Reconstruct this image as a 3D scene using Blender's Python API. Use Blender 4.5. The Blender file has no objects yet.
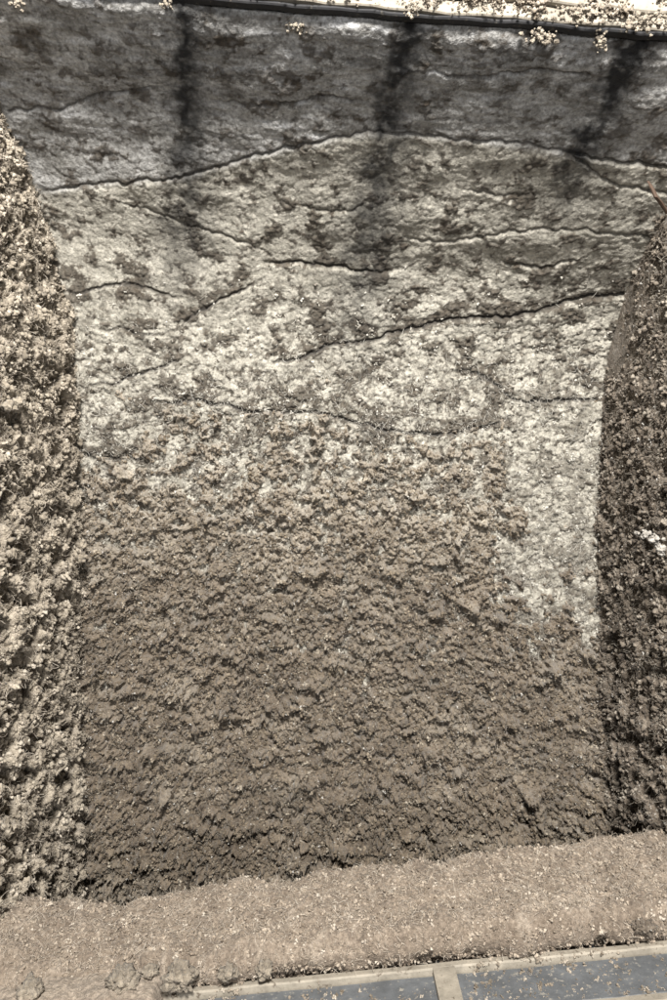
import bpy, bmesh, math, random
import numpy as np
from mathutils import Vector, Matrix

random.seed(7)
rng = np.random.default_rng(11)
scene = bpy.context.scene
COL = scene.collection
F = 715.0                      # focal length in photo pixels (photo 667 x 1000)

# ------------------------------------------------------------------ camera, world, lamps, exposure
cam_d = bpy.data.cameras.new('camera')
cam_d.sensor_fit = 'VERTICAL'; cam_d.sensor_height = 36.0; cam_d.sensor_width = 24.0
cam_d.lens = F / 1000.0 * 36.0
cam_d.clip_start = 0.01; cam_d.clip_end = 50
cam = bpy.data.objects.new('camera', cam_d); COL.objects.link(cam)
cam.rotation_euler = (math.radians(90), 0, 0)
scene.camera = cam

world = bpy.data.worlds.new('World'); scene.world = world; world.use_nodes = True
bg = world.node_tree.nodes['Background']
bg.inputs[0].default_value = (0.90, 0.94, 1.0, 1); bg.inputs[1].default_value = 0.05

def area(name, loc, target, size, energy, col):
    d = bpy.data.lights.new(name, 'AREA'); d.energy = energy; d.size = size; d.color = col; d.shape = 'DISK'
    o = bpy.data.objects.new(name, d); COL.objects.link(o); o.location = loc
    o.rotation_euler = (Vector(target) - Vector(loc)).to_track_quat('-Z', 'Y').to_euler()
    return o
area('key_lamp', (0.02, -0.30, 0.52), (0.0, 0.6, -0.08), 0.15, 23.5, (1.0, 0.96, 0.90))  # key light from above and in front, through the opening
area('fill_lamp', (0.05, -0.70, -0.10), (0.0, 0.5, 0.20), 0.45, 4.6, (1.0, 0.98, 0.96))  # added fill with no visible source, lightens the upper liner

vs = scene.view_settings
vs.view_transform = 'Standard'; vs.look = 'None'; vs.exposure = -0.08; vs.gamma = 1.0

# ------------------------------------------------------------------ numeric helpers
def _hash(ix, iy, seed):
    n = (ix.astype(np.int64) * 374761393 + iy.astype(np.int64) * 668265263 + seed * 1274126177) & 0xFFFFFFFF
    n = ((n ^ (n >> 13)) * 1274126177) & 0xFFFFFFFF
    n = ((n ^ (n >> 16)) * 2246822519) & 0xFFFFFFFF
    return (n ^ (n >> 15)) & 0xFFFFFFFF
def rnd(ix, iy, seed): return _hash(ix, iy, seed) / 4294967296.0
def perlin(x, y, seed=0):
    x0 = np.floor(x); y0 = np.floor(y); fx = x - x0; fy = y - y0
    x0 = x0.astype(np.int64); y0 = y0.astype(np.int64)
    def g(ix, iy, dx, dy):
        a = rnd(ix, iy, seed) * 2 * np.pi
        return np.cos(a) * dx + np.sin(a) * dy
    u = fx * fx * fx * (fx * (fx * 6 - 15) + 10); v = fy * fy * fy * (fy * (fy * 6 - 15) + 10)
    a = g(x0, y0, fx, fy); b = g(x0 + 1, y0, fx - 1, fy); c = g(x0, y0 + 1, fx, fy - 1); d = g(x0 + 1, y0 + 1, fx - 1, fy - 1)
    return (a + (b - a) * u + (c - a) * v + (a - b - c + d) * u * v) * 1.5
def fbm(x, y, seed=0, oct=4, gain=0.5):
    s = 0; a = 1.0; t = 0
    for o in range(oct):
        s = s + a * perlin(x * 2 ** o + 17.3 * o, y * 2 ** o - 9.1 * o, seed + o * 31); t += a; a *= gain
    return s / t
def lumps(x, y, seed=0):
    """rounded cauliflower lumps: a dome of random size and height in every cell"""
    ix = np.floor(x).astype(np.int64); iy = np.floor(y).astype(np.int64)
    best = np.zeros_like(x)
    for dx in (-1, 0, 1):
        for dy in (-1, 0, 1):
            cx = ix + dx; cy = iy + dy
            px = cx + rnd(cx, cy, seed); py = cy + rnd(cx, cy, seed + 5)
            r = 0.45 + 0.5 * rnd(cx, cy, seed + 9); hh = 0.35 + 0.65 * rnd(cx, cy, seed + 13)
            q = 1 - ((x - px) ** 2 + (y - py) ** 2) / (r * r)
            best = np.maximum(best, hh * np.sqrt(np.maximum(q, 0)))
    return best
def sstep(a, b, x):
    t = np.clip((x - a) / (b - a), 0, 1); return t * t * (3 - 2 * t)
def curve(pts, n):
    """smooth resample (Catmull-Rom) of control points by arc length"""
    p = np.array(pts, float); p = np.vstack([2 * p[0] - p[1], p, 2 * p[-1] - p[-2]])
    out = []
    for i in range(1, len(p) - 2):
        t = np.linspace(0, 1, 60, endpoint=False)[:, None]
        a, b, c, d = p[i - 1], p[i], p[i + 1], p[i + 2]
        out.append(0.5 * (2 * b + (c - a) * t + (2 * a - 5 * b + 4 * c - d) * t * t + (3 * b - a - 3 * c + d) * t ** 3))
    out.append(p[-2][None]); q = np.vstack(out)
    s = np.concatenate([[0], np.cumsum(np.linalg.norm(np.diff(q, axis=0), axis=1))])
    tt = np.linspace(0, s[-1], n)
    return np.stack([np.interp(tt, s, q[:, k]) for k in range(q.shape[1])], 1), s[-1]
def pix(P): return 333.5 + F * P[..., 0] / P[..., 1], 500 - F * P[..., 2] / P[..., 1]
def at(px, py, d): return Vector(((px - 333.5) / F * d, d, (500 - py) / F * d))
def normals(P):
    a = np.gradient(P, axis=1); b = np.gradient(P, axis=0)
    n = np.cross(a, b); n /= np.linalg.norm(n, axis=-1, keepdims=True) + 1e-12
    return n

# ------------------------------------------------------------------ object helpers
def tag(o, label=None, cat=None, group=None, kind=None):
    if label: o['label'] = label
    if cat: o['category'] = cat
    if group: o['group'] = group
    if kind: o['kind'] = kind
    return o
def link(name, me, mat=None, parent=None):
    o = bpy.data.objects.new(name, me); COL.objects.link(o)
    if mat and not me.materials: me.materials.append(mat)
    if parent: o.parent = parent
    return o
def grid_mesh(name, P, attrs=None, smooth=True):
    nv, nu = P.shape[:2]
    idx = np.arange(nv * nu).reshape(nv, nu)
    q = np.stack([idx[:-1, :-1], idx[:-1, 1:], idx[1:, 1:], idx[1:, :-1]], -1).reshape(-1, 4)
    me = bpy.data.meshes.new(name)
    me.vertices.add(nv * nu); me.vertices.foreach_set('co', P.reshape(-1).astype(np.float32))
    me.loops.add(q.size); me.loops.foreach_set('vertex_index', q.reshape(-1).astype(np.int32))
    me.polygons.add(len(q)); me.polygons.foreach_set('loop_start', (np.arange(len(q)) * 4).astype(np.int32))
    me.update(calc_edges=True)
    if smooth: me.polygons.foreach_set('use_smooth', np.ones(len(q), bool))
    for k, a in (attrs or {}).items():
        at_ = me.attributes.new(k, 'FLOAT', 'POINT'); at_.data.foreach_set('value', np.clip(a, 0, 1).reshape(-1).astype(np.float32))
    return me

# ------------------------------------------------------------------ materials
def new_mat(name):
    m = bpy.data.materials.new(name); m.use_nodes = True
    nt = m.node_tree; b = nt.nodes['Principled BSDF']
    return m, nt, b
def N(nt, t, **kw):
    n = nt.nodes.new(t)
    for k, v in kw.items(): setattr(n, k, v)
    return n
def ramp(nt, src, p0, p1, c0=(0, 0, 0, 1), c1=(1, 1, 1, 1)):
    r = N(nt, 'ShaderNodeValToRGB'); r.color_ramp.elements[0].position = p0; r.color_ramp.elements[1].position = p1
    r.color_ramp.elements[0].color = c0; r.color_ramp.elements[1].color = c1
    nt.links.new(src, r.inputs[0]); return r.outputs[0]
def mix(nt, fac, a, b, mode='MIX'):
    m = N(nt, 'ShaderNodeMix', data_type='RGBA', blend_type=mode)
    for i, v in ((0, fac), (6, a), (7, b)):
        if hasattr(v, 'links'): nt.links.new(v, m.inputs[i])
        else: m.inputs[i].default_value = v
    return m.outputs[2]
def noise(nt, scale, detail=2, rough=0.5, vec=None, dist=0.0):
    n = N(nt, 'ShaderNodeTexNoise'); n.inputs['Scale'].default_value = scale; n.inputs['Detail'].default_value = detail
    n.inputs['Roughness'].default_value = rough; n.inputs['Distortion'].default_value = dist
    if vec: nt.links.new(vec, n.inputs['Vector'])
    return n.outputs[0]
def attr(nt, name):
    a = N(nt, 'ShaderNodeAttribute', attribute_name=name); return a.outputs['Fac']
def rgba(c): return (c[0], c[1], c[2], 1)
def fuzzy(nt, b, bumps, sheen=0.15):
    """stacked fine bumps for fibrous dust"""
    geo = N(nt, 'ShaderNodeTexCoord').outputs['Object']; prev = None
    for sc, dist, st in bumps:
        bp = N(nt, 'ShaderNodeBump'); bp.inputs['Distance'].default_value = dist; bp.inputs['Strength'].default_value = st
        nt.links.new(noise(nt, sc, 3, 0.65, geo, 0.4), bp.inputs['Height'])
        if prev: nt.links.new(prev, bp.inputs['Normal'])
        prev = bp.outputs[0]
    nt.links.new(prev, b.inputs['Normal'])
    b.inputs['Roughness'].default_value = 0.95; b.inputs['Specular IOR Level'].default_value = 0.12
    b.inputs['Sheen Weight'].default_value = sheen; b.inputs['Sheen Roughness'].default_value = 0.6
    return geo
def dust_mat(name, dark, mid, pale, fleck, bumps, fleck_at=0.66, sheen=0.1):
    m, nt, b = new_mat(name); geo = fuzzy(nt, b, bumps, sheen)
    c = mix(nt, ramp(nt, noise(nt, 55, 4, 0.6, geo), 0.35, 0.65), rgba(dark), rgba(mid))
    c = mix(nt, attr(nt, 'pale'), c, rgba(pale))
    g = ramp(nt, noise(nt, 420, 3, 0.7, geo), 0.35, 0.7, (0.62, 0.60, 0.58, 1), (1.3, 1.3, 1.3, 1))
    c = mix(nt, 1.0, c, g, 'MULTIPLY')
    fl = ramp(nt, noise(nt, 520, 2, 0.6, geo), fleck_at, fleck_at + 0.05)
    c = mix(nt, fl, c, rgba(fleck))
    nt.links.new(c, b.inputs['Base Color']); return m

M = {}
M['mat_dust'] = dust_mat('brown_dust_mat', (0.125, 0.097, 0.068), (0.240, 0.192, 0.140), (0.52, 0.468, 0.385), (0.50, 0.48, 0.44), ((340, 0.0022, 0.6), (900, 0.0014, 0.8)), 0.68, 0.3)
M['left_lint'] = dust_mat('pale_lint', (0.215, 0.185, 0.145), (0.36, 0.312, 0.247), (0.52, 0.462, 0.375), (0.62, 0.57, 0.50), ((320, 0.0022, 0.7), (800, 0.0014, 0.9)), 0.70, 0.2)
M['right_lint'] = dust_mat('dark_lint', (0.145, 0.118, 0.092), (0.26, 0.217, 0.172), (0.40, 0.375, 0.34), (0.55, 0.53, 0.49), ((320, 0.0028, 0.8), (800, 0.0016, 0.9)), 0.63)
M['ledge_dust'] = dust_mat('sandy_dust', (0.22, 0.178, 0.140), (0.34, 0.282, 0.225), (0.50, 0.435, 0.36), (0.62, 0.57, 0.49), ((350, 0.0018, 0.7), (900, 0.0012, 0.9)), 0.70)

def liner_material():
    m, nt, b = new_mat('fibrous_liner')
    geo = fuzzy(nt, b, ((260, 0.0016, 0.5), (800, 0.0009, 0.9)), 0.12)
    cool = mix(nt, ramp(nt, noise(nt, 60, 4, 0.6, geo), 0.35, 0.65), (0.28, 0.275, 0.262, 1), (0.56, 0.56, 0.555, 1))
    warm = mix(nt, ramp(nt, noise(nt, 70, 4, 0.65, geo), 0.35, 0.65), (0.34, 0.322, 0.275, 1), (0.60, 0.572, 0.50, 1))
    cool = mix(nt, attr(nt, 'streak'), cool, (0.66, 0.67, 0.685, 1))
    c = mix(nt, attr(nt, 'warm'), cool, warm)
    g = ramp(nt, noise(nt, 480, 3, 0.7, geo), 0.35, 0.68, (0.62, 0.62, 0.62, 1), (1.25, 1.25, 1.25, 1))
    c = mix(nt, 1.0, c, g, 'MULTIPLY')
    c = mix(nt, attr(nt, 'brown'), c, mix(nt, ramp(nt, noise(nt, 300, 3, .7, geo), .4, .65), (0.045, 0.037, 0.028, 1), (0.115, 0.095, 0.074, 1)))
    c = mix(nt, attr(nt, 'dark_mask'), c, (0.014, 0.014, 0.015, 1))
    nt.links.new(c, b.inputs['Base Color']); return m
M['liner'] = liner_material()

# ------------------------------------------------------------------ the liner surface (flat below, curving forward above)
LP = [(.640, -.36), (.617, -.302), (.607, -.15), (.600, 0), (.588, .082), (.565, .158), (.527, .212), (.459, .260), (.418, .2735), (.3935, .2800), (.394, .2920)]
RP = [(.590, -.36), (.572, -.26), (.590, -.165), (.600, -.05), (.598, .092), (.568, .151), (.516, .182), (.471, .2085), (.420, .233), (.3935, .2440), (.394, .2570)]
XL, XR = -.222, .228
def liner_grid(t0, t1, step, ext=0.0):
    n = 1400
    L, sl = curve(LP, n); R, sr = curve(RP, n)
    ta = np.linspace(t0, t1, int(abs(t1 - t0) * 0.5 * (sl + sr) / step))
    u = np.linspace(0, 1, int((XR - XL) / step)); tt = np.linspace(0, 1, n)
    Ld, Lz, Rd, Rz = [np.interp(ta, tt, a) for a in (L[:, 0], L[:, 1], R[:, 0], R[:, 1])]
    U = u[None, :]
    P = np.stack([np.broadcast_to(XL + (XR - XL) * U, (len(ta), len(u))), Ld[:, None] * (1 - U) + Rd[:, None] * U, Lz[:, None] * (1 - U) + Rz[:, None] * U], -1).copy()
    n_ = normals(P)
    if n_[len(ta) // 2, len(u) // 2, 1] > 0: n_ = -n_
    tz = np.gradient(P, axis=0); tz /= np.linalg.norm(tz, axis=-1, keepdims=True)
    S = np.broadcast_to((ta * 0.5 * (sl + sr))[:, None], P.shape[:2])
    return P, n_, tz, P[..., 0].copy(), S.copy()

CREASES = [  # pixel polylines, step height (m), reach (px)
    ([(8, 111), (45, 109), (65, 108), (90, 100), (130, 92), (165, 87)], .0005, 20),
    ([(40, 192), (95, 185), (145, 181), (190, 176), (225, 166), (265, 155), (300, 146), (335, 138), (375, 134), (420, 137), (480, 140), (530, 145), (562, 152), (585, 166), (612, 183), (667, 194)], .0008, 40),
    ([(560, 150), (590, 158), (630, 164), (667, 170)], .0015, 15),
    ([(112, 202), (150, 211), (190, 227), (215, 233), (240, 243), (268, 252)], .0003, 24),
    ([(262, 263), (300, 264), (335, 270), (380, 273), (400, 270)], .0026, 28),
    ([(395, 238), (440, 243), (480, 238), (520, 231), (560, 230), (600, 233), (650, 238)], .0003, 30),
    ([(60, 293), (90, 292), (115, 285), (140, 287), (165, 295), (185, 299)], .0026, 25),
    ([(176, 333), (192, 318), (207, 308), (228, 297), (250, 287), (265, 279)], .0028, 28),
    ([(268, 365), (290, 361), (312, 355), (335, 345), (365, 343), (400, 332), (450, 321), (490, 318), (520, 316), (545, 309), (580, 300), (625, 294)], .0042, 34),
    ([(90, 386), (120, 382), (150, 372), (172, 363), (185, 360)], .0034, 28),
    ([(445, 371), (478, 375), (498, 389), (515, 400), (545, 402), (600, 399)], .0036, 28),
    ([(155, 403), (200, 403), (225, 405), (245, 411), (290, 413), (320, 414), (360, 424), (390, 431), (430, 435), (460, 432), (490, 425), (515, 416)], .0040, 30),
    ([(95, 330), (120, 331), (150, 336), (170, 334)], .0016, 16),
    ([(75, 457), (110, 458), (140, 459), (160, 456)], .0032, 26),
    ([(300, 205), (330, 212), (365, 208)], .0003, 14), ([(500, 262), (535, 268), (575, 262)], .0015, 14),
    ([(460, 190), (500, 196), (540, 192)], .0003, 14), ([(210, 100), (260, 104), (330, 98), (370, 102)], .0003, 16),
    ([(420, 70), (470, 76), (540, 70), (590, 78)], .0003, 16),
]
def crease_field(px, py):
    h = np.zeros_like(px); line = np.zeros_like(px); crease_tone = np.zeros_like(px); bd = np.zeros_like(px)
    w = 2.2 * perlin(px / 17, py / 60, 91) + 1.2 * perlin(px / 6, py / 40, 92)
    for pts, A, L in CREASES:
        p = np.array(pts, float); x0, x1 = p[0, 0], p[-1, 0]
        c, _ = curve(p, 200)
        yc = np.interp(px, c[:, 0], c[:, 1])
        m = (px > x0) & (px < x1)
        e = min(30.0, (x1 - x0) * .3)
        tp = np.sqrt(np.clip(np.minimum((px - x0) / e if x0 > 30 else 1.0, (x1 - px) / e if x1 < 590 else 1.0), 0, 1)) * m
        dy = py - yc + w * 1.3
        body = np.where(dy > 0, np.exp(-dy / L) * sstep(-0.5, 2.5, dy), 0)
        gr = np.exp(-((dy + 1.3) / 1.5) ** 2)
        bd = np.maximum(bd, tp * A * body); crease_tone = np.maximum(crease_tone, tp * gr * min(1, .35 + A / .005))
        h += tp * (A * body - (.0012 + .30 * A) * gr - 0.25 * A * np.where(dy < 0, np.exp(dy / 14), 0))
        line = np.maximum(line, tp * np.exp(-(dy / 26) ** 2) * (dy < 3) * (A / .0042))
    return h, line, crease_tone, bd

def bare_patch(px, py):
    """pale bare liner beside the darker side wall, and pale islands further in"""
    n = 16 * perlin(px / 38, py / 38, 51) + 9 * perlin(px / 11, py / 11, 52)
    n2 = 26 * perlin(px / 45, py / 45, 53) + 16 * perlin(px / 16, py / 16, 54)
    a = sstep(478, 522, px + n2 * .8) * sstep(690, 560, py + 1.8 * n2 - (px - 560) * .25) * sstep(380, 410, py + n)
    y7 = np.interp(px + n * .3, [60, 130, 158, 200, 245, 320, 360, 390, 430, 460, 490, 515, 600], [459, 457, 406, 403, 411, 414, 424, 431, 435, 432, 425, 416, 400])
    b = np.where(py < y7 + .25 * n - 2, 1.0, .70 * sstep(590, 400, py + 2.2 * n))
    return a, b

air_duct = bpy.data.objects.new('air_duct', None); COL.objects.link(air_duct); air_duct.location = (0, .6, -.3)
tag(air_duct, 'rectangular sheet metal air duct with wrinkled grey fibrous liner, seen through its opening', 'duct')
INV = Matrix.Translation((0, -.6, .3))
def to_duct(name, me, mat, parent=air_duct):
    o = link(name, me, mat, parent)
    o.matrix_parent_inverse = INV
    return o

# --- back liner
P, Nn, T, X, S = liner_grid(0.27, 1.0, 0.00080)
px, py = pix(P)
hc, line, crease_tone, body = crease_field(px, py)
low = sstep(250, 420, py)
fine = fbm(X * 260, S * 260, 6, 3, .7)
mid = fbm(X * 95, S * 110, 5, 4, .7)
brownN = .85 * fbm(X * 42, S * 54, 3, 4, .6) + .50 * mid + .22 * fine
cover = np.interp(py, [0, 60, 140, 165, 220, 300, 380, 470, 620], [.06, .06, .03, .01, .03, .04, .06, .10, .14])
brown = sstep(.12, .27, brownN + cover + .22 * line) * np.interp(py, [0, 140, 160, 700], [.8, .8, .92, .97])
gran = lumps(X * 240 + .4 * fine, S * 260, 27)
spk = sstep(.10, .24, fbm(X * 125, S * 140, 205, 3, .65) + .35 * brownN + .03)
bp_ = bare_patch(px, py)[0]
brown = np.maximum(brown * (1 - .35 * bp_), .85 * (1 - .25 * bp_) * spk * np.interp(py, [120, 200, 330, 450], [.0, .15, .6, .95]))
brown = np.clip(np.maximum(brown * (.93 + .3 * (gran < .35)), .8 * sstep(.30, .10, gran) * sstep(-.2, .3, mid + .25 * low)), 0, .97)
streak = fbm(X * 26, S * 130, 15, 4, .62) + .3 * fbm(X * 90, S * 260, 16, 2)
upper = sstep(175, 120, py)
brown = np.clip(brown * (1 - .15 * upper) + upper * .50 * sstep(.12, .42, streak), 0, .97)
warmline = np.interp(px + 3 * perlin(px / 9, py / 9, 8), [-50, 40, 95, 190, 265, 335, 375, 480, 562, 612, 667, 750], [192, 192, 185, 176, 155, 138, 134, 140, 152, 160, 165, 165])
warm = sstep(-3, 6, py - warmline) * (.80 + .2 * sstep(200, 380, py)) + .16 * sstep(-110, 0, py - warmline)
dark_mask = np.zeros_like(px); nz = fbm(X * 60, S * 60, 71, 4, .65)  # near-black bands down the upper liner, with faint blotches near the top
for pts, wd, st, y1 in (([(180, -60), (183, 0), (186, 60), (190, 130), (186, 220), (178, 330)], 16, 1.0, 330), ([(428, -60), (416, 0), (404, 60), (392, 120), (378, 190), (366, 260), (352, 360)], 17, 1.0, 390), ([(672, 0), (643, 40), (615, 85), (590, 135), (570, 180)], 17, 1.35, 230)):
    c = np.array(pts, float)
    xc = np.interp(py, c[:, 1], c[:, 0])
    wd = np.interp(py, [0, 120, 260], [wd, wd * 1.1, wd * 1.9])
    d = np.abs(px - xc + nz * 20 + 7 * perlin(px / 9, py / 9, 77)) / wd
    dark_mask = np.maximum(dark_mask, np.exp(-d * d) * st * np.interp(py, [-60, 40, y1 * .45, y1 * .7, y1], [1, 1, .85, .68, 0]) * np.clip(.95 + 1.1 * nz, .3, 1.05))
dark_mask = np.clip(np.maximum(dark_mask, .35 * sstep(.1, .5, fbm(X * 25, S * 60, 76, 3)) * sstep(150, 60, py)), 0, .97)
h = hc.copy()
h += upper * (.0015 * fbm(X * 24, S * 95, 17, 4, .6)) + .0022 * perlin(X * 16, S * 22, 21) + .0013 * perlin(X * 45, S * 60, 22)
h += .0016 * lumps(X * 120, S * 150, 23) * (.35 + .65 * low) + .0014 * fine * (.5 + low) + .0022 * gran * (.25 + .75 * low)
h += .0020 * sstep(.1, .5, brownN + cover) * (lumps(X * 170, S * 190, 24) + .3) * (.6 + .6 * low)
brown = np.maximum(brown, np.clip(1.2 * crease_tone, 0, 1)); dark_mask = np.maximum(dark_mask, .75 * crease_tone)  # narrow dark line put into the colour along each crease
Q = P + Nn * h[..., None] + T * (.40 * body - .25 * h * low)[..., None]
LINER_Q, LINER_N, LINER_PY = Q, Nn, py
back_liner = to_duct('back_liner', grid_mesh('back_liner', Q, dict(brown=brown, warm=warm, dark_mask=dark_mask, streak=upper * sstep(.10, .5, -streak))), M['liner'])

# --- brown dust mat over the lower liner
P, Nn, T, X, S = liner_grid(0.0, 0.66, 0.00078)
px, py = pix(P)
a, b = bare_patch(px, py)
thin = np.clip(np.maximum(a * 1.05, b), 0, 1)
wx = .006 * perlin(X * 40, S * 40, 41); wz = .006 * perlin(X * 40 + 9, S * 40, 42)
wx += .0022 * perlin(X * 160, S * 160, 141); wz += .0022 * perlin(X * 160, S * 160, 142)
big = lumps((X + wx) * 62, (S + wz) * 80, 43)
med = lumps((X + wx) * 108, (S + wz) * 122, 44)
sml = lumps(X * 230 + wx * 200, S * 260, 45)
ridge = np.clip(fbm((X + wx) * 26, (S + wz) * 44, 46, 3) + .25, 0, 1)
amp = np.interp(py, [380, 480, 620, 760, 880], [.60, .92, 1.15, 1.05, .88])
cl1 = np.clip(fbm((X + wx) * 54, (S + wz) * 80, 143, 4, .60) + .10, 0, 1) ** 1.15
cl2 = np.clip(fbm((X + wx) * 120, (S + wz) * 140, 144, 4, .66) + .08, 0, 1) ** 1.1
cl3 = np.clip(fbm(X * 250, S * 270, 145, 3, .7) + .05, 0, 1) ** 1.1
h = amp * (.0190 * cl1 * (.5 + .8 * ridge) + .0190 * cl2 * (.45 + .9 * cl1) + .0095 * cl3 + .0014 * med + .0012 * sml + .0024 * fbm(X * 420, S * 420, 47, 3, .75) + .003 * ridge)
# thickness: patchy holes where the mat thins out
patch = fbm(X * 55, S * 60, 48, 4, .6) + .4 * fbm(X * 170, S * 170, 49, 2)
base = .0022 - .0125 * sstep(-.40, .45, thin * 1.25 - .62 - 1.7 * patch * np.clip(1.6 - thin, .6, 1))
lobe = sstep(.1, 1, (py - 740) / 150) * .006
hc_m, _l, _d, body_m = crease_field(px, py)
d_out = h + base + lobe + 1.3 * hc_m
pale = .30 * sstep(-.05, .45, fbm(X * 14, S * 18, 58, 4, .6)) + .9 * sstep(.0, .5, patch * -1 + .22 - .0006 * (py - 430)) * sstep(680, 430, py) + .55 * sstep(600, 430, py) + .35 * sstep(.35, .6, fbm(X * 120, S * 130, 57, 3, .6)) * sstep(760, 520, py)
Q = P + Nn * d_out[..., None] + T * (.5 * body_m - .22 * h)[..., None]
me = grid_mesh('dust_mat', Q, dict(pale=pale))
dust = link('dust_mat', me, M['mat_dust'])
tag(dust, 'thick matted brown dust covering the lower part of the back liner', 'dust', kind='stuff')
DUST_Q, DUST_N, DUST_PY = Q, Nn, py

# ------------------------------------------------------------------ side walls with lint
def side_wall(x, sign, step, y0=.345, y1=.625, z0=-.37, z1=.30):
    yy = np.linspace(y0, y1, int((y1 - y0) / step)); zz = np.linspace(z0, z1, int((z1 - z0) / step))
    Y, Z = np.meshgrid(yy, zz)
    # the wall tilts with the duct: x shifts a little with depth
    return np.stack([np.full_like(Y, x), Y, Z], -1), Y, Z
def thick_panel(name, x0, x1, y0, y1, z0, z1, mat):
    bm = bmesh.new(); bmesh.ops.create_cube(bm, size=1)
    for v in bm.verts:
        v.co = Vector(((x0 + x1) / 2 + v.co.x * (x1 - x0), (y0 + y1) / 2 + v.co.y * (y1 - y0), (z0 + z1) / 2 + v.co.z * (z1 - z0)))
    bmesh.ops.bevel(bm, geom=bm.edges[:], offset=.0006, segments=1, affect='EDGES')
    me = bpy.data.meshes.new(name); bm.to_mesh(me); bm.free(); return to_duct(name, me, mat)

def metal(name, col, rough=.55, spec=.4, speck=(.3, .3, .3), metallic=.0):
    m, nt, b = new_mat(name); geo = N(nt, 'ShaderNodeTexCoord').outputs['Object']
    c = mix(nt, ramp(nt, noise(nt, 90, 5, .7, geo), .35, .7), rgba(col), rgba([v * 1.7 for v in col]))
    c = mix(nt, ramp(nt, noise(nt, 260, 4, .7, geo), .58, .68), c, rgba(speck))
    nt.links.new(c, b.inputs['Base Color']); b.inputs['Roughness'].default_value = rough; b.inputs['Metallic'].default_value = metallic
    bp = N(nt, 'ShaderNodeBump'); bp.inputs['Distance'].default_value = .0006; bp.inputs['Strength'].default_value = .5
    nt.links.new(noise(nt, 300, 4, .6, geo), bp.inputs['Height']); nt.links.new(bp.outputs[0], b.inputs['Normal'])
    return m
M['slate'] = metal('grimy_galvanised_metal', (.105, .112, .12), .6, .4, (.36, .34, .30), .1)
M['grime'] = metal('sooty_metal_lip', (.018, .018, .02), .8, .2, (.10, .09, .075))
M['cream'] = metal('chipped_cream_paint', (.25, .225, .185), .75, .3, (.13, .105, .08))
M['wall'] = metal('dusty_brown_board', (.10, .085, .072), .9, .1, (.20, .17, .14))
thick_panel('side_panel', XL - .006, XL - .001, .35, .65, -.37, .262, M['wall'])
thick_panel('side_panel', XR + .001, XR + .006, .35, .65, -.37, .262, M['wall'])

# left: thick, pale, overhanging clumps
P, Y, Z = side_wall(XL, 1, .00092)
wx = .006 * perlin(Y * 45, Z * 45, 61); wz = .006 * perlin(Y * 45 + 7, Z * 45, 62)
big = lumps((Y + wx) * 55, (Z + wz) * 60, 63); med = lumps((Y + wx) * 115, (Z + wz) * 122, 64); sml = lumps(Y * 210 + wx * 150, Z * 220 + wz * 150, 65)
mass = .5 + .5 * fbm(Y * 12, Z * 14, 66, 3)
edge = sstep(.635, .575, Y + .01 * perlin(Z * 40, Y * 10, 67)) * sstep(.28, .22, Z)
h = (.0085 * big * (.4 + mass) + .0080 * med * (.45 + big) + .0034 * sml + .0016 * fbm(Y * 330, Z * 330, 68, 3, .7)) * (.35 + .65 * edge) * np.interp(Z, [0, .12, .24], [1, .8, .55]) + .004 * mass
vec = np.stack([h, -.35 * h + .0025 * perlin(Y * 80, Z * 80, 69), .35 * h + .0030 * perlin(Y * 80 + 5, Z * 80, 70)], -1)
Q = P + vec
pale = sstep(.25, .9, med * big * 1.6 + .4 * sml * med)
LEFT_Q = Q
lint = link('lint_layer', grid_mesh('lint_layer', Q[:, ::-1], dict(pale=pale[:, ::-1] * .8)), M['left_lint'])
tag(lint, 'thick pale tan clumpy lint caked on the brightly lit side wall', 'lint', kind='stuff')

# right: darker, rougher at the bottom, nearly smooth towards the top corner
P, Y, Z = side_wall(XR, -1, .00095)
px, py = pix(P)
wx = .006 * perlin(Y * 45, Z * 45, 161); wz = .006 * perlin(Y * 45 + 7, Z * 45, 162)
big = lumps((Y + wx) * 60, (Z + wz) * 64, 163); med = lumps((Y + wx) * 115, (Z + wz) * 125, 164); sml = lumps(Y * 250 + wx * 150, Z * 250 + wz * 150, 165)
mass = .5 + .5 * fbm(Y * 12, Z * 14, 166, 3)
grow = np.interp(Z, [-.37, -.2, -.05, .06, .14, .2], [1.3, 1.15, .7, .42, .28, .12])
bare = 1 - sstep(.50, .58, Y + .02 * perlin(Y * 30, Z * 30, 167)) * sstep(.06, .12, Z)
h = grow * (.0075 * big * (.4 + mass) + .0052 * med * (.4 + big) + .0026 * sml + .0016 * fbm(Y * 330, Z * 330, 168, 3, .7)) * (.25 + .75 * bare) + .001
vec = np.stack([-h, -.35 * h + .002 * perlin(Y * 80, Z * 80, 169) * grow, .25 * h + .002 * perlin(Y * 80 + 5, Z * 80, 170) * grow], -1)
Q = P + vec; RIGHT_Q = Q; RIGHT_W = np.clip(bare * (.35 + .65 * grow), 0, 1)
pale = .9 * sstep(.1, .45, fbm(Y * 150, Z * 150, 171, 3, .7) + .15) * sstep(.53, .46, Y - .1 * (Z - .1)) * sstep(-.06, .06, Z) + .3 * sstep(.3, .5, fbm(Y * 200, Z * 200, 172, 2)) + .40 * (1 - bare) * (.6 + fbm(Y * 60, Z * 60, 173, 3))
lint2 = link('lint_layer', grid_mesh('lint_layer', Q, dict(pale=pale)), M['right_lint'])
tag(lint2, 'dark brown crumbly lint clinging to the shaded side wall beside the pale bare patch', 'lint', kind='stuff')

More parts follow.
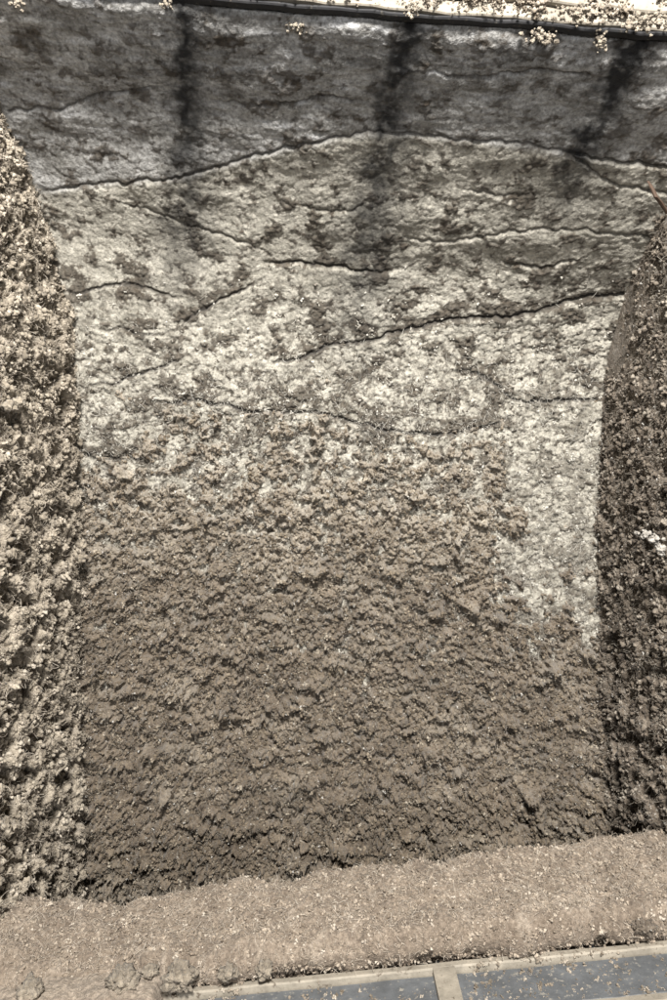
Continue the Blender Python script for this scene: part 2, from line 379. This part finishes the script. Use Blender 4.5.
# ------------------------------------------------------------------ bottom ledge: metal sill pan with sandy dust, rim metal
def ledge_z(x): return -.246 + .098 * x - .010 * sstep(-.02, -.16, x)
def beam(name, corners_fn, x0, x1, mat, n=60, parent=air_duct, seed=0, wob=.0004):
    """long strip swept along x; corners_fn(x) gives a closed section [(y,z)...]"""
    xs = np.linspace(x0, x1, n); bm = bmesh.new(); rings = []
    for i, x in enumerate(xs):
        sec = corners_fn(x); j = perlin(np.array([x * 60.0]), np.array([seed * 3.7]), seed)[0] * wob; k = perlin(np.array([x * 35.0]), np.array([seed * 1.7 + 4]), seed + 3)[0] * wob
        rings.append([bm.verts.new((x, y + j, z + k)) for y, z in sec])
    m = len(rings[0])
    for a_, b_ in zip(rings[:-1], rings[1:]):
        for q in range(m): bm.faces.new((a_[q], a_[(q + 1) % m], b_[(q + 1) % m], b_[q]))
    bm.faces.new(rings[0]); bm.faces.new(rings[-1][::-1])
    bmesh.ops.recalc_face_normals(bm, faces=bm.faces)
    me = bpy.data.meshes.new(name); bm.to_mesh(me); bm.free()
    return to_duct(name, me, mat) if parent is air_duct else link(name, me, mat, parent)
def rect(y0, y1, z0, z1, sl=.098, b=.0008):
    def f(x):
        s = sl * x
        return [(y0 + b, z0 + s), (y1 - b, z0 + s), (y1, z0 + b + s), (y1, z1 - b + s), (y1 - b, z1 + s), (y0 + b, z1 + s), (y0, z1 - b + s), (y0, z0 + b + s)]
    return f
beam('floor_pan', rect(.425, .455, -.275, -.2645), -.24, .24, M['slate'], seed=1)

xs = np.linspace(-.245, .245, 610); vv = np.linspace(0, 1, 230)
U, V = np.meshgrid(xs, vv)
# section: front drop, top sheet, back drop
yb = .470 + .008 * perlin(xs * 18, xs * 0 + 2, 201) + .006 * perlin(xs * 60, xs * 0 + 5, 202)
yf = .397 + .004 * perlin(xs * 25, xs * 0 + 9, 203) + .007 * sstep(-.06, -.13, xs)
sec_y = np.interp(vv, [0, .12, .18, .80, .88, 1], [0.16, 0, .04, .97, 1.0, .92]); sec_z = np.interp(vv, [0, .12, .18, .8, .88, 1], [-.024, -.008, 0, .002, -.006, -.06])
k = np.hanning(15); k /= k.sum()
sec_y = np.convolve(np.pad(sec_y, 7, 'edge'), k, 'valid'); sec_z = np.convolve(np.pad(sec_z, 7, 'edge'), k, 'valid')
Yg = yf[None, :] + (yb - yf)[None, :] * sec_y[:, None]
Zg = ledge_z(U) + sec_z[:, None]
P = np.stack([U, Yg, Zg], -1)
n_ = normals(P); n_ = np.where(n_[115, 300, 2] < 0, -n_, n_)
big = lumps(U * 40, V * 5, 204); med = lumps(U * 120, V * 14, 205)
h = .0060 * fbm(U * 22, Yg * 30, 206, 3) + .0032 * big + .0030 * med * (.5 + fbm(U * 30, Yg * 30, 209, 2)) + .0012 * lumps(U * 300, Yg * 300, 207) + .0011 * fbm(U * 300, Yg * 300, 208, 3, .7)
ends = sstep(-.12, -.22, U) * .012 + sstep(.15, .23, U) * .004
Q = P + n_ * h[..., None]; Q[..., 2] += ends * sstep(0.1, .3, V) * sstep(1, .7, V)
LEDGE_Q = Q
pale = .5 * sstep(.1, .5, fbm(U * 60, Yg * 60, 211, 3))
lg = link('dust_bank', grid_mesh('dust_bank', Q, dict(pale=pale)), M['ledge_dust'])
tag(lg, 'sandy brown dust banked along the lower lip of the duct opening', 'dust', kind='stuff')

# bottom rim: slate flange with cream edges, a cream seam strip, a tan sill
fl = beam('bottom_flange', rect(.362, .392, -.2745, -.2660), -.17, .25, M['slate'], seed=2)
beam('edge_trim', rect(.3925, .3975, -.2740, -.2625), -.19, .25, M['cream'], parent=fl, seed=3).matrix_parent_inverse = Matrix.Identity(4)
beam('edge_trim', rect(.3555, .3615, -.2780, -.2650), -.20, .25, M['cream'], parent=fl, seed=4).matrix_parent_inverse = Matrix.Identity(4)
# seam strip across the flange, with a hole
seam = beam('seam_strip', rect(.3570, .3975, -.2655, -.2625), .0545, .0665, M['cream'], n=12, parent=fl, seed=6); seam.matrix_parent_inverse = Matrix.Identity(4)
xs2 = np.linspace(-.25, -.088, 210); ys2 = np.linspace(.345, .43, 110); U2, V2 = np.meshgrid(xs2, ys2)
Z2 = -.2555 + .098 * U2 - .02 * sstep(-.098, -.088, U2) + .0030 * fbm(U2 * 40, V2 * 40, 301, 3) + .0016 * lumps(U2 * 150, V2 * 150, 302) + .001 * fbm(U2 * 300, V2 * 300, 303, 3, .7)
sp = link('spilled_dust', grid_mesh('spilled_dust', np.stack([U2, V2, Z2], -1), dict(pale=.4 + 0 * U2)), M['ledge_dust'])
tag(sp, 'pale sandy dust spilled over the end of the bottom flange', 'dust', kind='stuff')
# top rim: dark lip below, cream painted edge above it, dark frame beyond
def trect(y0, y1, z0, z1, b=.0007): return rect(y0, y1, z0, z1, -.0826, b)
tf = beam('top_flange', trect(.3850, .3905, .2640, .2662), -.25, .25, M['grime'], seed=5, wob=.0014)
beam('edge_trim', trect(.3835, .3910, .2668, .2745), -.25, .25, M['cream'], parent=tf, seed=9, wob=.0016).matrix_parent_inverse = Matrix.Identity(4)
beam('edge_trim', trect(.3800, .3920, .2748, .2820), -.25, .25, M['cream'], parent=tf, seed=12, wob=.0016).matrix_parent_inverse = Matrix.Identity(4)
beam('frame_bar', trect(.3790, .396, .2830, .2990), -.25, .25, M['wall'], parent=tf, seed=10).matrix_parent_inverse = Matrix.Identity(4)

# ------------------------------------------------------------------ crumbs (instanced grains) and fibres
def ico(sub, seed, amp=.45, fr=1.6, squash=1.0):
    from mathutils import noise as mn
    bm = bmesh.new(); bmesh.ops.create_icosphere(bm, subdivisions=sub, radius=1)
    o = Vector((seed * 7.1, seed * 3.3, seed * 1.9))
    for v in bm.verts:
        d = 1 + amp * mn.noise(v.co * fr + o) + amp * .6 * mn.noise(v.co * fr * 2.3 + o) + amp * .3 * mn.noise(v.co * fr * 5 + o)
        v.co = v.co * d; v.co.z *= squash
    me = bpy.data.meshes.new('crumb'); bm.to_mesh(me); bm.free()
    me.polygons.foreach_set('use_smooth', np.ones(len(me.polygons), bool)); return me
def cluster(seed):
    """a fluffy crumb: several crumpled lobes in one small mesh"""
    r_ = random.Random(seed); bm = bmesh.new()
    for q in range(6):
        m_ = ico(2, seed + q * 3.7, .8, 1.8, .8); n0 = len(bm.verts); bm.from_mesh(m_); bpy.data.meshes.remove(m_); bm.verts.ensure_lookup_table()
        rr = r_.uniform(.3, .62); c = Vector((r_.gauss(0, .42), r_.gauss(0, .42), r_.gauss(0, .3)))
        for v in bm.verts[n0:]: v.co = v.co * rr + c
    me = bpy.data.meshes.new('crumb'); bm.to_mesh(me); bm.free()
    me.polygons.foreach_set('use_smooth', np.ones(len(me.polygons), bool)); return me
PROTOS = [cluster(3 + i * 11) for i in range(6)]
def crumb_mat(name, stops, base_bump=.0008):
    m, nt, b = new_mat(name)
    oi = N(nt, 'ShaderNodeObjectInfo'); r = N(nt, 'ShaderNodeValToRGB'); nt.links.new(oi.outputs['Random'], r.inputs[0])
    el = r.color_ramp.elements
    while len(el) < len(stops): el.new(.5)
    for e, (p, c) in zip(el, stops): e.position = p; e.color = rgba(c)
    geo = N(nt, 'ShaderNodeTexCoord').outputs['Object']
    g = ramp(nt, noise(nt, 2.2, 3, .7, geo), .3, .7, (.6, .6, .6, 1), (1.25, 1.25, 1.25, 1))
    nt.links.new(mix(nt, 1.0, r.outputs[0], g, 'MULTIPLY'), b.inputs['Base Color'])
    b.inputs['Roughness'].default_value = .95; b.inputs['Specular IOR Level'].default_value = .12; b.inputs['Sheen Weight'].default_value = .15
    return m
def sample(Q, Nrm, w, n):
    """random points on a grid surface, weight per vertex"""
    nv, nu = Q.shape[:2]
    i = rng.integers(0, nv - 1, n * 6); j = rng.integers(0, nu - 1, n * 6)
    keep = rng.random(n * 6) < w[i, j]; i = i[keep][:n]; j = j[keep][:n]
    a = rng.random(len(i))[:, None]; c = rng.random(len(i))[:, None]
    p = Q[i, j] * (1 - a) * (1 - c) + Q[i, j + 1] * a * (1 - c) + Q[i + 1, j] * (1 - a) * c + Q[i + 1, j + 1] * a * c
    return p, Nrm[i, j], i, j
def crumbs(name, pts, scl, mat, parent, inv=None):
    me = bpy.data.meshes.new(name); me.vertices.add(len(pts)); me.vertices.foreach_set('co', pts.reshape(-1).astype(np.float32))
    a_ = me.attributes.new('scl', 'FLOAT_VECTOR', 'POINT')
    sv = scl[:, None] * (.7 + .6 * rng.random((len(pts), 3))); a_.data.foreach_set('vector', sv.reshape(-1).astype(np.float32))
    a_ = me.attributes.new('rot', 'FLOAT_VECTOR', 'POINT'); a_.data.foreach_set('vector', (rng.random((len(pts), 3)) * 6.283).reshape(-1).astype(np.float32))
    a_ = me.attributes.new('pick', 'INT', 'POINT'); a_.data.foreach_set('value', rng.integers(0, len(PROTOS), len(pts)).astype(np.int32))
    o = link(name, me, None, parent)
    if inv is not None: o.matrix_parent_inverse = inv
    o['kind'] = 'stuff'
    ng = bpy.data.node_groups.new(name, 'GeometryNodeTree')
    ng.interface.new_socket('Geometry', in_out='INPUT', socket_type='NodeSocketGeometry'); ng.interface.new_socket('Geometry', in_out='OUTPUT', socket_type='NodeSocketGeometry')
    gi = ng.nodes.new('NodeGroupInput'); go = ng.nodes.new('NodeGroupOutput'); ip = ng.nodes.new('GeometryNodeInstanceOnPoints')
    gt = ng.nodes.new('GeometryNodeGeometryToInstance')
    for k_, pm in reversed(list(enumerate(PROTOS))):
        me2 = pm.copy(); me2.materials.append(mat); po = bpy.data.objects.new('crumb_shape', me2)
        oi = ng.nodes.new('GeometryNodeObjectInfo'); oi.inputs['Object'].default_value = po
        ng.links.new(oi.outputs['Geometry'], gt.inputs[0])
    ip.inputs['Pick Instance'].default_value = True
    ng.links.new(gi.outputs[0], ip.inputs['Points']); ng.links.new(gt.outputs[0], ip.inputs['Instance'])
    def na(nm, dt):
        n = ng.nodes.new('GeometryNodeInputNamedAttribute'); n.data_type = dt; n.inputs['Name'].default_value = nm; return n.outputs['Attribute']
    ng.links.new(na('pick', 'INT'), ip.inputs['Instance Index']); ng.links.new(na('rot', 'FLOAT_VECTOR'), ip.inputs['Rotation']); ng.links.new(na('scl', 'FLOAT_VECTOR'), ip.inputs['Scale'])
    ng.links.new(ip.outputs[0], go.inputs[0])
    md = o.modifiers.new('crumbs', 'NODES'); md.node_group = ng
    return o
def fibres(name, pts, nrm, length, rad, mat, parent, inv=None, lift=.5):
    n = len(pts); k_ = 5
    d = rng.normal(size=(n, 3)); d -= nrm * (d * nrm).sum(1, keepdims=True); d /= np.linalg.norm(d, axis=1, keepdims=True)
    d = d + nrm * (lift * rng.random((n, 1))); L = length * (.4 + rng.random(n) ** 2 * 1.4)
    pos = np.empty((n, k_, 3)); p = pts.copy(); bend = rng.normal(size=(n, 3)) * .35
    for q in range(k_):
        pos[:, q] = p; d = d + bend + rng.normal(size=(n, 3)) * .22 - nrm * (.10 * q); d /= np.linalg.norm(d, axis=1, keepdims=True); p = p + d * (L / (k_ - 1))[:, None]
    hc_ = bpy.data.hair_curves.new(name); hc_.add_curves([k_] * n)
    hc_.attributes['position'].data.foreach_set('vector', pos.reshape(-1).astype(np.float32))
    ra = hc_.attributes.get('radius') or hc_.attributes.new('radius', 'FLOAT', 'POINT')
    ra.data.foreach_set('value', np.repeat(rad * (.6 + .8 * rng.random(n)), k_).astype(np.float32))
    hc_.materials.append(mat)
    o = bpy.data.objects.new(name, hc_); COL.objects.link(o); o.parent = parent; o['kind'] = 'stuff'
    if inv is not None: o.matrix_parent_inverse = inv
    return o
def fibre_mat(name, c0, c1):
    m, nt, b = new_mat(name); ci = N(nt, 'ShaderNodeHairInfo')
    nt.links.new(mix(nt, ci.outputs['Random'], rgba(c0), rgba(c1)), b.inputs['Base Color']); b.inputs['Roughness'].default_value = .9; b.inputs['Specular IOR Level'].default_value = .15
    return m
M['crumb_brown'] = crumb_mat('brown_crumb', [(0, (.055, .042, .030)), (.45, (.178, .142, .102)), (.85, (.31, .257, .192)), (1, (.50, .445, .36))])
M['crumb_dark'] = crumb_mat('dark_crumb', [(0, (.075, .061, .048)), (.5, (.18, .15, .119)), (.85, (.28, .24, .196)), (1, (.38, .34, .285))])
M['crumb_tan'] = crumb_mat('tan_crumb', [(0, (.16, .132, .10)), (.5, (.29, .245, .193)), (.85, (.41, .355, .287)), (1, (.52, .465, .39))])
M['crumb_lint'] = crumb_mat('lint_crumb', [(0, (.20, .172, .135)), (.5, (.35, .305, .243)), (.85, (.49, .435, .355)), (1, (.60, .54, .455))])
M['crumb_sand'] = crumb_mat('sandy_crumb', [(0, (.20, .16, .122)), (.5, (.36, .298, .235)), (.9, (.48, .41, .33)), (1, (.62, .56, .48))])
M['crumb_pale'] = crumb_mat('pale_crumb', [(0, (.10, .085, .065)), (.35, (.24, .215, .18)), (.6, (.50, .475, .42)), (.9, (.70, .68, .62))])
M['crumb_white'] = crumb_mat('white_fleck', [(0, (.38, .36, .32)), (.6, (.60, .58, .54)), (1, (.78, .76, .72))])
M['fibre_grey'] = fibre_mat('grey_fibre', (.22, .20, .17), (.75, .73, .67))
M['fibre_brown'] = fibre_mat('brown_fibre', (.10, .085, .068), (.46, .42, .36))
M['fibre_tan'] = fibre_mat('tan_fibre', (.25, .21, .165), (.62, .56, .48))

def psize(n, lo, hi, pw=2.6): return lo + (hi - lo) * rng.random(n) ** pw
dn = normals(DUST_Q); dn *= np.sign((dn * DUST_N).sum(-1, keepdims=True) + 1e-9); under = sstep(.25, -.35, dn[..., 2])
vis = (DUST_PY < 930) * np.interp(DUST_PY, [380, 480, 900], [.5, 1, 1]) * (.40 + .60 * under)
p, n, i, j = sample(DUST_Q, DUST_N, vis, 60000)
crumbs('dust_crumbs', p - n * .0002, psize(len(p), .0005, .0021, 2.4), M['crumb_brown'], dust)
p, n, i, j = sample(DUST_Q, DUST_N, vis * (.2 + .8 * under), 6000)
crumbs('white_flecks', p + n * .0003, psize(len(p), .0003, .0011, 2.5), M['crumb_white'], dust)
p, n, i, j = sample(DUST_Q, DUST_N, vis, 70000)
fibres('fibres', p, n, .0042, .00009, M['fibre_brown'], dust)
w = np.interp(LINER_PY, [0, 260, 320, 400, 620], [.0, .0, .2, .9, 1]) * (LINER_PY < 660)
p, n, i, j = sample(LINER_Q, LINER_N, w, 14000)
crumbs('dust_crumbs', p - n * .0002, psize(len(p), .0004, .0017), M['crumb_pale'], back_liner)
p, n, i, j = sample(LINER_Q, LINER_N, w * sstep(270, 400, LINER_PY), 26000)
fibres('fibres', p, n, .0050, .00010, M['fibre_grey'], back_liner, lift=.35)
nx = np.zeros_like(LEFT_Q); nx[..., 0] = 1; yy = LEFT_Q[..., 1]
w = (yy > .40) * 1.0
p, n, i, j = sample(LEFT_Q, nx, w, 24000)
crumbs('lint_crumbs', p + n * .0002, psize(len(p), .0006, .0036, 2.8), M['crumb_lint'], lint)
p, n, i, j = sample(LEFT_Q, nx, w, 40000)
fibres('fibres', p, n, .0050, .00010, M['fibre_tan'], lint, lift=.9)
nx = -np.ones_like(RIGHT_Q) * np.array([1., 0, 0]); yy = RIGHT_Q[..., 1]
w = (yy > .40) * RIGHT_W
p, n, i, j = sample(RIGHT_Q, nx, w, 16000)
crumbs('lint_crumbs', p + n * .0002, psize(len(p), .0006, .0032, 2.8), M['crumb_dark'], lint2)
p, n, i, j = sample(RIGHT_Q, nx, w, 1300)
crumbs('white_flecks', p + n * .0004, psize(len(p), .0003, .0012, 2.5), M['crumb_white'], lint2)
p, n, i, j = sample(RIGHT_Q, nx, w, 30000)
fibres('fibres', p, n, .0042, .00008, M['fibre_brown'], lint2, lift=.5)
nz_ = np.zeros_like(LEDGE_Q); nz_[..., 2] = 1
p, n, i, j = sample(LEDGE_Q, nz_, np.ones(LEDGE_Q.shape[:2]), 16000)
crumbs('dust_crumbs', p - n * .0002, psize(len(p), .0004, .0019, 3.0), M['crumb_sand'], lg)
p, n, i, j = sample(LEDGE_Q, nz_, np.ones(LEDGE_Q.shape[:2]), 14000)
fibres('fibres', p, n, .0040, .00008, M['fibre_tan'], lg, lift=.7)

# dust strewn over the bottom flange and the upper rim
def strewn(name, n, x0, x1, y0, y1, zf, lo, hi, mat, parent):
    x = rng.uniform(x0, x1, n); y = rng.uniform(y0, y1, n); pt = np.stack([x, y, zf(x, y)], -1)
    keep = perlin(x * 45, y * 60, 401) + .5 * rng.random(n) > .12
    o = crumbs(name, pt[keep], psize(int(keep.sum()), lo, hi, 3), mat, parent)
    return o
strewn('dust_crumbs', 1500, -.13, .25, .3625, .3925, lambda x, y: -.2660 + .098 * x, .0003, .0016, M['crumb_tan'], fl)
strewn('dust_crumbs', 1300, -.13, .25, .392, .397, lambda x, y: -.2634 + .098 * x, .0003, .0016, M['crumb_tan'], fl)
strewn('lint_crumbs', 2200, -.24, .24, .3792, .3835, lambda x, y: .2666 - .0826 * x + rng.random(len(x)) * .016, .0003, .0016, M['crumb_tan'], tf)
strewn('lint_crumbs', 1500, .05, .24, .378, .384, lambda x, y: .2715 - .0826 * x + rng.random(len(x)) * .016, .0003, .0021, M['crumb_tan'], tf)

# ------------------------------------------------------------------ single things: tufts, lumps, stem
M['tuft'] = dust_mat('cream_lint', (.24, .205, .16), (.42, .37, .295), (.5, .45, .37), (.62, .57, .48), ((400, .001, .7), (1100, .0006, .8)), .7, .3)
M['white_tuft'] = dust_mat('white_lint', (.28, .26, .23), (.58, .555, .51), (.6, .6, .56), (.7, .7, .67), ((400, .001, .7), (1100, .0006, .8)), .7, .3)
def tuft(name, c, blobs, mat, label, cat, group=None, sub=3):
    """irregular clot: overlapping crumpled lobes joined in one mesh; blobs = [(dx,dy,dz,r)] in mm"""
    bm = bmesh.new()
    for q, (dx, dy, dz, r) in enumerate(blobs):
        m_ = ico(sub, random.random() * 50, .7, 1.7, .8); t = bmesh.new(); t.from_mesh(m_)
        R = Matrix.Rotation(random.random() * 6, 3, 'X') @ Matrix.Rotation(random.random() * 6, 3, 'Z')
        for v in t.verts: v.co = R @ v.co * (r * .001) + Vector((dx, dy, dz)) * .001
        tm = bpy.data.meshes.new('t'); t.to_mesh(tm); t.free(); bm.from_mesh(tm); bpy.data.meshes.remove(tm); bpy.data.meshes.remove(m_)
    me = bpy.data.meshes.new(name); bm.to_mesh(me); bm.free()
    me.polygons.foreach_set('use_smooth', np.ones(len(me.polygons), bool))
    o = link(name, me, mat); o.location = c
    return tag(o, label, cat, group)
def scatter(n, sx, sy, sz, r0, r1): return [(random.gauss(0, sx), random.gauss(0, sy), random.gauss(0, sz), random.uniform(r0, r1)) for _ in range(n)]
G = 'lint tufts on the upper rim'
for (x, y, d, n, sx, sz, r0, r1, lab) in (
    (18, 4, .392, 7, 2.0, 1.6, .8, 1.6, 'small cream lint tuft on the upper rim at the corner above the pale lint wall'),
    (166, 3, .388, 7, 1.9, 1.0, .7, 1.4, 'small cream lint tuft on the rim above the first dark streak'),
    (297, 27, .396, 10, 3.0, 1.6, .8, 1.6, 'isolated cream lint speck stuck below the rim between the two black streaks'),
    (412, 9, .375, 12, 3.0, 2.2, .7, 1.5, 'cream lint tuft hanging from the rim over the middle black streak'),
    (540, 36, .388, 16, 4.0, 2.4, .9, 1.9, 'wide pale lint clot hanging just below the rim'),
    (601, 40, .386, 12, 1.5, 3.4, .8, 1.6, 'narrow pale lint clot drooping from the rim beside the wide clot'),
    (583, 14, .374, 26, 6.0, 2.4, 1.0, 2.4, 'largest cream lint heap lying on the upper rim'),
    (645, 22, .374, 24, 6.0, 2.6, 1.0, 2.2, 'tan lint heap on the rim at the outer end')):
    tuft('lint_tuft', at(x, y, d), scatter(n * 4, sx, 1.4, sz, r0 * .35, r1 * .62), M['tuft'], lab, 'lint tuft', G)
tuft('lint_tuft', at(649, 541, .452), [(x_ + random.gauss(0, 1.1), random.gauss(0, 1.2), z_ + random.gauss(0, 1.1), random.uniform(.7, 1.9)) for x_, z_ in ((-8, 4), (-6, 5), (-5, 6), (-3, 5.5), (-2, 4), (0, 4.6), (1, 3), (2, 1), (3, 2), (4, -1), (5, 0), (5.5, -3), (7, -3.5), (8, -6), (9, -5), (4, 3), (9, -8)) for _k in range(2)], M['white_tuft'], 'white lint tuft arching over a dark hollow on the shaded side wall', 'lint tuft')
tuft('lint_tuft', at(15, 404, .462), scatter(10, 2.5, 3, 3.2, 1.6, 3.2), M['tuft'], 'bright cream lint clot bulging from the tan lint wall', 'lint tuft')
M['lump'] = M['left_lint']
for (x, y, d, r, lab) in ((122, 979, .391, 7.0, 'flat pale dust lump under the dust bank, farthest from the flange'),
                          (181, 977, .390, 7.5, 'large angular pale dust lump beside the flange end'),
                          (150, 972, .396, 4.0, 'small dust lump wedged between the two larger lumps'),
                          (228, 973, .391, 4.6, 'dust lump resting against the cream edge of the flange'),
                          (264, 970, .392, 4.0, 'smaller dust lump lying along the cream flange edge'),
                          (30, 990, .388, 5.5, 'rounded dust lump on the spilled dust in the corner')):
    tuft('debris_lump', at(x, y, d), [(0, 0, 0, r), (r * .5, 1, r * .15, r * .6), (-r * .55, 0, -r * .1, r * .55)], M['lump'], lab, 'dust lump', 'crumbled dust lumps by the flange', 4)
tuft('debris_lump', at(645, 927, .392), [(0, 0, 0, 4.2), (-3, 0, 1, 3), (3, 0, -.5, 3)], M['right_lint'], 'dark brown lump at the end of the dust bank near the flange', 'dust lump', None, 4)
# thin dried stem at the upper corner of the shaded wall
m_, nt_, b_ = new_mat('dark_stem'); b_.inputs['Roughness'].default_value = .8
nt_.links.new(ramp(nt_, noise(nt_, 300, 3), .3, .7, (.05, .03, .02, 1), (.13, .085, .06, 1)), b_.inputs['Base Color'])
pts = [at(648, 181, .455), at(652, 188, .452), (at(656, 197, .452)), at(661, 203, .455), at(668, 214, .46)]
bm = bmesh.new(); rings = []
for q, c in enumerate(pts):
    r = (.0008, .0013, .0016, .0017, .0014)[q]
    rings.append([bm.verts.new(c + Vector((math.cos(t) * r, math.sin(t) * r, math.sin(t) * r * .4))) for t in np.linspace(0, 2 * math.pi, 8, endpoint=False)])
for a_, c_ in zip(rings[:-1], rings[1:]):
    for q in range(8): bm.faces.new((a_[q], a_[(q + 1) % 8], c_[(q + 1) % 8], c_[q]))
bm.faces.new(rings[0][::-1]); bm.faces.new(rings[-1]); bmesh.ops.recalc_face_normals(bm, faces=bm.faces)
me = bpy.data.meshes.new('dry_stem'); bm.to_mesh(me); bm.free()
tag(link('dry_stem', me, m_), 'thin dark brown stem sticking out where liner and shaded wall meet', 'stem')
print('tris', sum(len(o.data.polygons) * 2 for o in scene.objects if o.type == 'MESH'))
